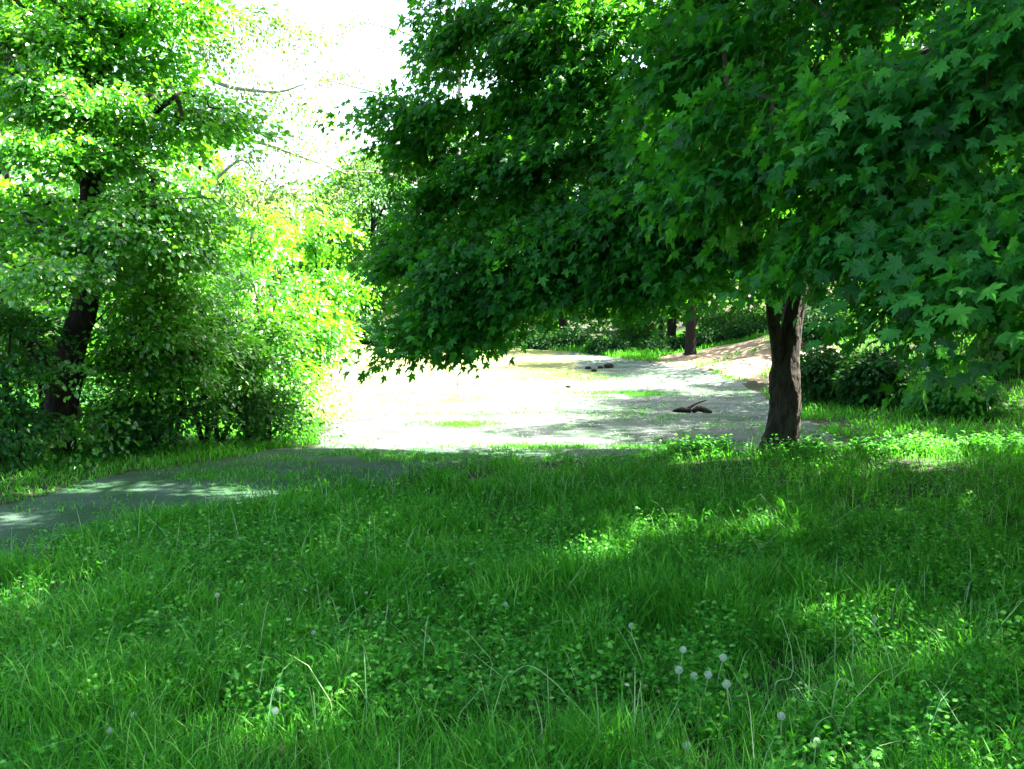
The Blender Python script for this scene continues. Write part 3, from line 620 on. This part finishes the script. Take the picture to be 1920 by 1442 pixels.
# thin pale trees against the sky
def thin_tree(label, px, d, h, lean, pts, seed, branch):
    x = (px - 960) / F * d; z = float(H(x, d)) - .05
    trunk = [(x, d, z, .16), (x + lean * .3, d, z + h * .35, .12), (x + lean * .7, d, z + h * .7, .07), (x + lean, d, z + h, .02)]
    limbs = []
    for bl in branch:
        limbs.append([(*P(a, b, d + dd), rr) for (a, b, dd, rr) in bl])
    blobs = [B(a, b, d + dd, r, n, ry) for (a, b, dd, r, ry, n) in pts]
    return tree("thin_tree", label, "tree", (x, d, z), trunk, limbs, blobs, M_thin, M_barkpale, OVALP, .13, 18, .6, "thin trees against the sky", sides=8, twig=.007, twigmat=M_barkpale, shell=.6)
thin_tree("slender pale tree with long bare side branches beyond the bright tree", 300, 26, 14, -1.0,
    [(400, 80, 0, 60, 70, 60), (470, 30, 0, 60, 40, 30), (460, 190, 0, 50, 60, 36), (560, 60, 0, 90, 60, 40), (470, 290, 0, 60, 40, 20), (560, 180, 0, 90, 60, 34), (420, 400, 0, 70, 60, 60), (560, 270, 0, 90, 60, 28), (480, 380, 0, 80, 50, 50), (560, 370, 0, 60, 40, 24), (350, 30, 0, 50, 60, 50)], 1,
    [[(400, 150, 0, .07), (440, 165, -.3, .05), (520, 172, -.6, .035), (570, 158, -.8, .015)], [(405, 250, 0, .07), (470, 262, .2, .05), (560, 292, .4, .035), (650, 325, .6, .015)], [(390, 60, 0, .06), (440, 30, .2, .04), (500, 60, .3, .02)], [(410, 330, 0, .05), (455, 300, -.3, .03), (490, 340, -.3, .012)]])
thin_tree("slender pale tree with a tuft of lit leaves high in the sky gap", 850, 44, 20, .6,
    [(640, 145, 0, 50, 16, 36), (700, 160, 0, 40, 18, 14), (760, 110, 0, 60, 70, 26), (700, 40, 0, 80, 50, 22), (630, 40, 0, 50, 30, 12), (700, 310, 0, 60, 40, 26), (660, 240, 0, 70, 50, 22), (640, 380, 0, 60, 50, 30)], 2,
    [[(852, 240, 0, .08), (760, 190, 0, .05), (620, 152, 0, .02)], [(850, 380, 0, .08), (740, 330, 0, .05), (640, 320, 0, .02)], [(858, 130, 0, .07), (780, 70, 0, .045), (680, 40, 0, .02)]])

# --- trees and bushes beyond the clearing
G1 = "trees beyond the clearing"
far = [
    (-13.5, 44, 9.0, 3.6, .3, 330, M_left, "round yellow green tree beyond the clearing, leftmost of its row"),
    (-8.6, 47, 6.4, 3.0, .2, 260, M_left, "low sunlit tree in the gap under the open sky"),
    (-6.6, 48, 9.0, 3.2, .2, 300, M_far, "mid green tree half hidden by the maple's left edge"),
    (-2.6, 50, 11.5, 4.2, .5, 420, M_far, "broad green tree beyond the clearing behind the hanging maple tip"),
    (2.4, 48, 12.5, 4.4, .5, 420, M_far , "tall green tree seen through gaps left of the maple trunk"),
    (7.4, 50, 13, 4.6, .8, 420, M_far, "tall green tree beyond the sandy bank"),
    (13.5, 46, 13, 4.8, 1.0, 420, M_far, "wide green tree rising behind the maple trunk"),
    (20.5, 42, 13, 5, 1.0, 420, M_far , "green tree visible under the canopy at right"),
    (-19, 38, 13, 4.6, .5, 380, M_far, "green tree far behind the bright left tree"),
    (-12, 24, 10, 3.6, .6, 380, M_left, "sunlit tree standing behind the left shrubs"),
    (-26, 62, 14, 5, .5, 300, M_far, "tree in the back row, far left behind the bright tree"),
    (-16, 64, 9, 4.5, .4, 280, M_pale, "pale low tree in the back row under the sky gap"),
    (3, 66, 14, 5.5, .4, 320, M_far, "back row tree left of the maple trunk"),
    (12, 66, 15, 5.5, .6, 320, M_far, "back row tree behind the sandy bank"),
    (21, 62, 15, 5.5, .6, 320, M_far, "back row tree right of the maple trunk"),
    (31, 58, 15, 5.5, .6, 320, M_far, "back row tree toward the right edge"),
    (6.5, 41, 9, 3.4, .3, 340, M_far, "dense low tree at the clearing's back right corner"),
    (11.0, 41, 10, 3.6, .3, 340, M_far, "dense low tree on the crest above the sandy bank"),
    (15.5, 39, 10, 3.6, .3, 340, M_far, "dense low tree on the crest right of the sandy bank"),
    (17, 34, 11, 3.8, .6, 300, M_far, "middle row tree behind the slope, seen under the canopy"),
    (27, 36, 13, 5, 1.0, 300, M_far, "far green tree at the right edge of the view"),
]
for i, (x, y, h, r, c0, n, mt, lb) in enumerate(far):
    simple_tree("woodland_tree", lb, x, y, h, r, c0, n, mt, M_bark2, OVALP, .24, 24, .75, G1, .2, seed=20 + i, nb=10)
G2 = "trees on the right slope"
slope = [
    (5.95, 33.6, 8, 2.4, 2.6, 200, M_far, "small tree with a short dark trunk at the top edge of the sandy bank", .19),
    (9.7, 32, 11, 3.2, 3.2, 260, M_far, "slim tree on the slope just right of the maple trunk", .13),
    (12.1, 36, 11, 3.2, 3.0, 260, M_far, "dark stemmed tree on the slope second right of the maple trunk", .2),
    (11.2, 21, 11.5, 3.6, 2.6, 380, M_maple, "shady tree rooted on the right slope near the frame edge", .22),
    (12.5, 24.6, 13, 4.4, 3.0, 440, M_far, "large tree at the upper end of the right slope", .25),
    (10.7, 19.6, 12.5, 5.5, 3.4, 420, M_maple, "maple on the right slope close behind the near branches", .2),
]
for i, (x, y, h, r, c0, n, mt, lb, tr) in enumerate(slope + [(10.2, 17.0, 10.5, 2.9, 3.4, 520, M_maple, "young maple on the slope just outside the right frame edge", .12)]):
    simple_tree("slope_tree", lb, x, y, h, r, c0, n, mt, M_bark2, OVALP, .17, 26, .55, G2, tr, seed=50 + i, nb=9)

g = Geo(); n = 26000
x = rng.uniform(-70, 70, n); y = rng.uniform(74, 84, n) + .004 * x * x; top = 7 + 6 * vnoise(x, y * 0, 7, 91) + 3 * vnoise(x, y * 0, 2.5, 92)
z = H(x, y) + top * rng.random(n) ** .8
a_ = rng.uniform(0, 6.28, n)
put_leaves(g, OVALP, np.column_stack([x, y, z]), np.column_stack([np.cos(a_), np.sin(a_), rng.normal(-.3, .4, n)]), np.column_stack([rng.normal(0, .5, n), -np.ones(n) * .5, np.ones(n)]), rng.uniform(.5, 1.2, n))
o = g.build("distant_woodland", [M_far]); tag(o, "far wood closing off the view behind the clearing", "woodland", kind="stuff")

def bush(name, label, px, d, rpx, hpx, n, leafm, size=.12, group="bushes around the clearing", tm=OVALP):
    k = d / F; x = (px - 960) / F * d; z = float(H(x, d)); r = rpx * k; h = hpx * k
    gg = np.random.default_rng(int(px)); blobs = []
    for i in range(6):
        a_ = i * 1.05 + gg.uniform(0, .5); f = .55 if i else 0
        blobs.append(((x + math.cos(a_) * r * f, d + math.sin(a_) * r * f, z + h * gg.uniform(.25, .65)), (r * .5, r * .5, h * .35), n // 6))
    limbs = [[(x, d, z - .03, .04), ((x + b[0][0]) / 2, (d + b[0][1]) / 2, (z + b[0][2]) / 2 + .1, .025), (*b[0], .008)] for b in blobs[:4]]
    return tree(name, label, "bush", (x, d, z - .03), [], limbs, blobs, leafm, M_bark2, tm, size, 24, .32, group, sides=6, twig=.008, shell=.4, flat=.4)
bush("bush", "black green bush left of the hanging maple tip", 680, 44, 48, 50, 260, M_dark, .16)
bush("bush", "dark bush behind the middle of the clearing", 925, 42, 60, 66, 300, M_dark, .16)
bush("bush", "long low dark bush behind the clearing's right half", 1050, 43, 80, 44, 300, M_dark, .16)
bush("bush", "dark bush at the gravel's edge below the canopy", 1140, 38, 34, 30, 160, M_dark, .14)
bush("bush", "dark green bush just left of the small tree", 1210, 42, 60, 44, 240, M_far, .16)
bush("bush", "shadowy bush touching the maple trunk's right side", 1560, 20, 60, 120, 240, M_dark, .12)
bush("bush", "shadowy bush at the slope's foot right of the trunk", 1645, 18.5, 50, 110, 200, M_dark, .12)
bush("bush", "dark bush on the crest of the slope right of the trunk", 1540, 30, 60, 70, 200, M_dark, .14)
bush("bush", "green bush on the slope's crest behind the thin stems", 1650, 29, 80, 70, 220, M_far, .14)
bush("bush", "black green bush standing in for shade behind the left end of the sandy bank", 1240, 38.5, 50, 36, 200, M_dark, .14)  # invented bushes, dark leaves put where the slope is only shaded
bush("bush", "black green bush standing in for shade behind the middle of the sandy bank", 1330, 38.5, 56, 40, 200, M_dark, .14)
bush("bush", "black green bush standing in for shade behind the trunk end of the sandy bank", 1415, 38, 50, 44, 200, M_dark, .14)
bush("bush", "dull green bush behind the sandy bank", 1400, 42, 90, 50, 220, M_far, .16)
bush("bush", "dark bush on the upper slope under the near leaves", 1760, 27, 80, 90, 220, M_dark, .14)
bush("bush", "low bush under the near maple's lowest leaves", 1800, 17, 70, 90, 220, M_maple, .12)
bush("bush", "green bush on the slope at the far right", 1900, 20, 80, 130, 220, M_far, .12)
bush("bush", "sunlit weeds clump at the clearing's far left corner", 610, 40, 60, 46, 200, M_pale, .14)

# herbs with broad leaves along the lawn's sunny far edge
g = Geo()
n = 420; px = rng.uniform(1230, 1960, n); y_ = 11.75 + rng.uniform(-.3, .45, n) + .0006 * np.maximum(0, px - 1450); x_ = (px - 960) / F * y_
k = (np.hypot(x_ - 3.25, y_ - 12.0) > .3) & (vnoise(x_, y_, .35, 77) > .35); x_, y_ = x_[k], y_[k]
for i in range(len(x_)):
    n = 16; h = rng.uniform(.08, .26); t = rng.uniform(.15, 1, n); az = rng.uniform(0, 6.28, n)
    pos = np.column_stack([x_[i] + .03 * np.cos(az), y_[i] + .03 * np.sin(az), float(H(x_[i], y_[i])) + h * t]); d = np.column_stack([np.cos(az), np.sin(az), rng.uniform(-.1, .6, n)])
    put_leaves(g, OVAL, pos, d, np.tile([0, 0, 1.], (n, 1)) + rng.normal(0, .3, (n, 3)), .075 * (1.2 - .6 * t) * rng.uniform(.7, 1.3, n))
o = g.build("fringe_weeds", [M_weed]); tag(o, "leafy weeds in the sunny strip where the lawn meets the gravel", "weeds", kind="stuff")

# ---------------------------------------------------------------- dandelions
def ground_at(px, py, hgt):
    lo, hi = 2.0, 60.0
    for _ in range(50):
        mid = (lo + hi) / 2; p = P(px, py, mid)
        if p[2] <= float(H(p[0], p[1])) + hgt: hi = mid
        else: lo = mid
    return P(px, py, mid)
def dandelion(px, py, hgt, lb, r=.02, tilt=0):
    hgt *= .8; r *= .82
    c = ground_at(px, py, hgt); x, y = c[0] - tilt, c[1]; z = float(H(x, y)); base = (x, y, z)
    root = empty("dandelion", base, lb, "dandelion", "dandelion clocks in the lawn")
    g = Geo(); tube(g, [(x, y, z - .01, .0028), (x + tilt * .3, y, z + hgt * .5, .0025), (c[0], c[1], c[2] - .004, .002)], 6, 0, .8, k=4); g.build("stem", [M_stalk], root, base, True)
    g = Geo(); n = 80; r_ = r
    i = np.arange(n) + .5; ph = np.arccos(1 - 2 * i / n); th = math.pi * (1 + 5 ** .5) * i
    d = np.column_stack([np.cos(th) * np.sin(ph), np.sin(th) * np.sin(ph), np.cos(ph)])
    s1 = norm(np.cross(d, [0.3, .2, 1])); s2 = np.cross(d, s1); cc = np.tile(c, (n, 1)); r = r_ * rng.uniform(.84, 1.12, (n, 1))
    # filament spokes + parachute discs
    for (A_, B_) in ((s1, s2),):
        Vv = np.stack([cc + d * .003 - A_ * .0003, cc + d * .003 + A_ * .0003, cc + d * r * .9 + A_ * .0003, cc + d * r * .9 - A_ * .0003], 1).reshape(-1, 3)
        g.add(Vv, (np.arange(n)[:, None] * 4 + np.arange(4)).reshape(-1), np.full(n, 4), 0, .5)
    pv = []
    for k in range(6):
        a0 = k * math.pi / 3; a1 = a0 + .42
        e0 = s1 * math.cos(a0) + s2 * math.sin(a0); e1 = s1 * math.cos(a1) + s2 * math.sin(a1)
        Vv = np.stack([cc + d * r * .86, cc + d * r + e0 * r * .24, cc + d * r + e1 * r * .24], 1).reshape(-1, 3)
        g.add(Vv, (np.arange(n)[:, None] * 3 + np.arange(3)).reshape(-1), np.full(n, 3), 0, .5)
    g.build("seed_head", [M_seed], root, base)
    g = Geo(); u = d[::6] * .0045; put_leaves(g, (ico, icf), np.array([c]), np.array([[1., 0, 0]]), np.array([[0, 0, 1.]]), np.array([.0045])); g.build("receptacle", [M_stalk], root, base)
DL = [
    (1281, 1218, .26, "fuzzy dandelion clock, highest of the bunch at lower right", .017, .02),
    (1273, 1256, .22, "dandelion clock just beneath the highest of the bunch", .020, .0),
    (1301, 1268, .20, "dull half open dandelion clock in the middle of the bunch", .019, -.02),
    (1328, 1265, .22, "bright round dandelion clock in the middle of the bunch", .019, .02),
    (1356, 1233, .24, "dandelion clock at the upper right of the bunch", .019, .03),
    (1362, 1283, .20, "drooping dandelion clock at the bunch's lower right", .020, -.03),
    (1288, 1398, .17, "dandelion clock alone near the bottom below the bunch", .016, .01),
    (1465, 1343, .20, "greyish dandelion clock alone right of the bunch", .017, .0),
    (1531, 1390, .17, "dandelion clock near the bottom right of the frame", .015, .01),
    (948, 1133, .18, "small dandelion clock in the middle of the lawn", .015, .0),
    (1184, 1173, .20, "small dandelion clock above and left of the bunch", .017, .0),
    (516, 1333, .18, "dandelion clock at the lower left centre of the lawn", .016, .01),
    (524, 1294, .18, "small dandelion clock just above the lower left one", .013, .0),
    (250, 1340, .16, "dandelion clock low in the left corner of the lawn", .013, .0),
    (206, 1370, .16, "dandelion clock nearest the bottom left corner", .015, .02),
    (588, 1186, .18, "dandelion clock alone left of the lawn's centre", .013, .0),
    (407, 1116, .2, "small dandelion clock toward the path at left", .015, .0),
    (1640, 1160, .18, "dandelion clock in the sun fleck at right", .016, .0),
]
for a_ in DL: dandelion(*a_)

# ---------------------------------------------------------------- pale bent grass stalks
def stalk(pts, lb, r=.0032):
    """pts: px, py, height above ground, at the depth of the first point's ground"""
    b = ground_at(pts[0][0], pts[0][1], pts[0][2]); d0 = b[1]
    P3 = []
    for i, (px, py, dd) in enumerate(pts):
        p = P(px, py, d0 + (0 if i == 0 else dd)); P3.append((*p, r * (1 - .6 * i / (len(pts) - 1))))
    x, y = P3[0][0], P3[0][1]; base = (x, y, float(H(x, y)))
    P3.insert(0, (x, y, base[2] - .01, r))
    g = Geo(); tube(g, P3, 5, 0, random.uniform(.3, 1), k=5)
    o = g.build("grass_stalk", [M_stalk], None, base, True); o.location = base
    tag(o, lb, "grass stalk", "pale grass stalks in the lawn")
stalk([(1124, 1425, .05), (1122, 1350, 0), (1117, 1280, 0)], "straight pale grass stalk standing at the bottom centre")
stalk([(1210, 1400, .05), (1205, 1340, 0), (1200, 1275, .02)], "thin pale stalk standing just right of the straight centre one")
stalk([(1020, 1430, .05), (1016, 1360, 0), (1004, 1310, 0)], "stout green stalk rising at the bottom left of the straight pale one")
stalk([(1520, 1390, .04), (1535, 1355, .02), (1565, 1342, .03), (1598, 1346, .04)], "arched pale stalk at lower right, lowest of three curves")
stalk([(1545, 1345, .05), (1530, 1318, .05), (1500, 1312, .05), (1490, 1292, .05)], "wavy pale stalk at lower right, left of the arches")
stalk([(1590, 1338, .05), (1550, 1302, .05), (1510, 1290, .05), (1480, 1294, .05)], "long arched pale stalk at lower right, upper of the curves")
stalk([(1455, 1280, .08), (1482, 1270, .02), (1487, 1238, .02)], "kinked pale stalk above the arched ones")
stalk([(1068, 1315, .06), (1040, 1280, .02), (990, 1248, .04), (945, 1275, .05)], "brown arched stalk in the lower middle of the lawn")
stalk([(1010, 1188, .08), (1050, 1163, .02), (1082, 1168, .03), (1096, 1140, .04)], "zigzag pale stalk in the middle of the lawn")
stalk([(820, 1230, .06), (805, 1195, .02), (790, 1180, .02)], "short pale bent stalk left of the lawn's middle")
stalk([(962, 1165, .05), (966, 1120, 0), (974, 1080, 0)], "upright thin stalk in the middle of the lawn")
stalk([(985, 1440, .06), (1000, 1402, .02), (1018, 1415, .03)], "pale folded stalk at the very bottom centre")
stalk([(1560, 1330, .1), (1576, 1272, .02), (1612, 1302, .03)], "folded dull stalk right of the wavy ones")
stalk([(330, 1035, .05), (334, 1000, 0), (338, 968, 0)], "pale stalk standing at the lawn's edge beside the path")
stalk([(60, 1410, .05), (58, 1380, 0), (55, 1345, 0)], "thin brownish stalk in the bottom left corner")
stalk([(75, 1165, .05), (72, 1130, 0), (74, 1096, 0)], "upright stalk near the left edge of the lawn")
stalk([(1740, 1235, .06), (1742, 1205, 0), (1748, 1185, 0)], "short pale stalk in the dark right part of the lawn")

# ---------------------------------------------------------------- things lying on the gravel
c = ground_at(1300, 768, .06); x, y = c[0], c[1]; z = float(H(x, y))
root = empty("fallen_branch", (x, y, z), "dark broken branch lying on the shaded gravel left of the maple", "branch")
g = Geo(); tube(g, [(x - .36, y + .1, z + .01, .03), (x - .22, y, z + .05, .055), (x - .02, y - .04, z + .04, .04), (x + .12, y + .02, z + .08, .06), (x + .32, y - .1, z + .01, .035)], 9, 0, .5, .12, k=5); g.build("branch_wood", [M_log], root, (x, y, z), True)
g = Geo(); tube(g, [(x - .1, y, z + .08, .03), (x + .1, y + .15, z + .17, .02), (x + .28, y + .2, z + .22, .01)], 7, 0, .5, .1, k=4); g.build("side_twig", [M_log], root, (x, y, z), True)

def stone(px, py, s, lb):
    c = ground_at(px, py, 0); x, y = c[0], c[1]; z = float(H(x, y)); gg = np.random.default_rng(int(px * 7 + py))
    g = Geo(); th = np.linspace(0, 2 * np.pi, 11, endpoint=False); V_ = [(0, 0, 1)]; 
    for ph, rr in ((.5, .55), (1.0, .9), (1.5, 1.0), (2.0, .8)):
        for t in th: V_.append((math.cos(t) * rr, math.sin(t) * rr * .8, math.cos(ph)))
    V_ = np.array(V_) * (1 + gg.normal(0, .09, (len(V_), 1))) * s * [1, 1, .7]
    f = []; n = []
    for j in range(11): f += [0, 1 + j, 1 + (j + 1) % 11]; n.append(3)
    for i in range(3):
        for j in range(11): f += [1 + i * 11 + j, 12 + i * 11 + j, 12 + i * 11 + (j + 1) % 11, 1 + i * 11 + (j + 1) % 11]; n.append(4)
    g.add(V_ + [0, 0, s * .2], f, n, 0, .5)
    o = g.build("stone", [M_log], None, None, True); o.location = (x, y, z); tag(o, lb, "stone", "dark stones on the sunlit gravel")
stone(1142, 690, .16, "largest dark stone on the sunlit gravel, rightmost of its row")
stone(1126, 691, .09, "small dark stone just left of the largest one")
stone(1103, 692, .10, "dark stone on the bright gravel, leftmost of its row")
stone(1114, 697, .09, "dark stone nearest the camera in the row on bright gravel")
stone(1066, 727, .07, "tiny lone dark stone in front of the row")
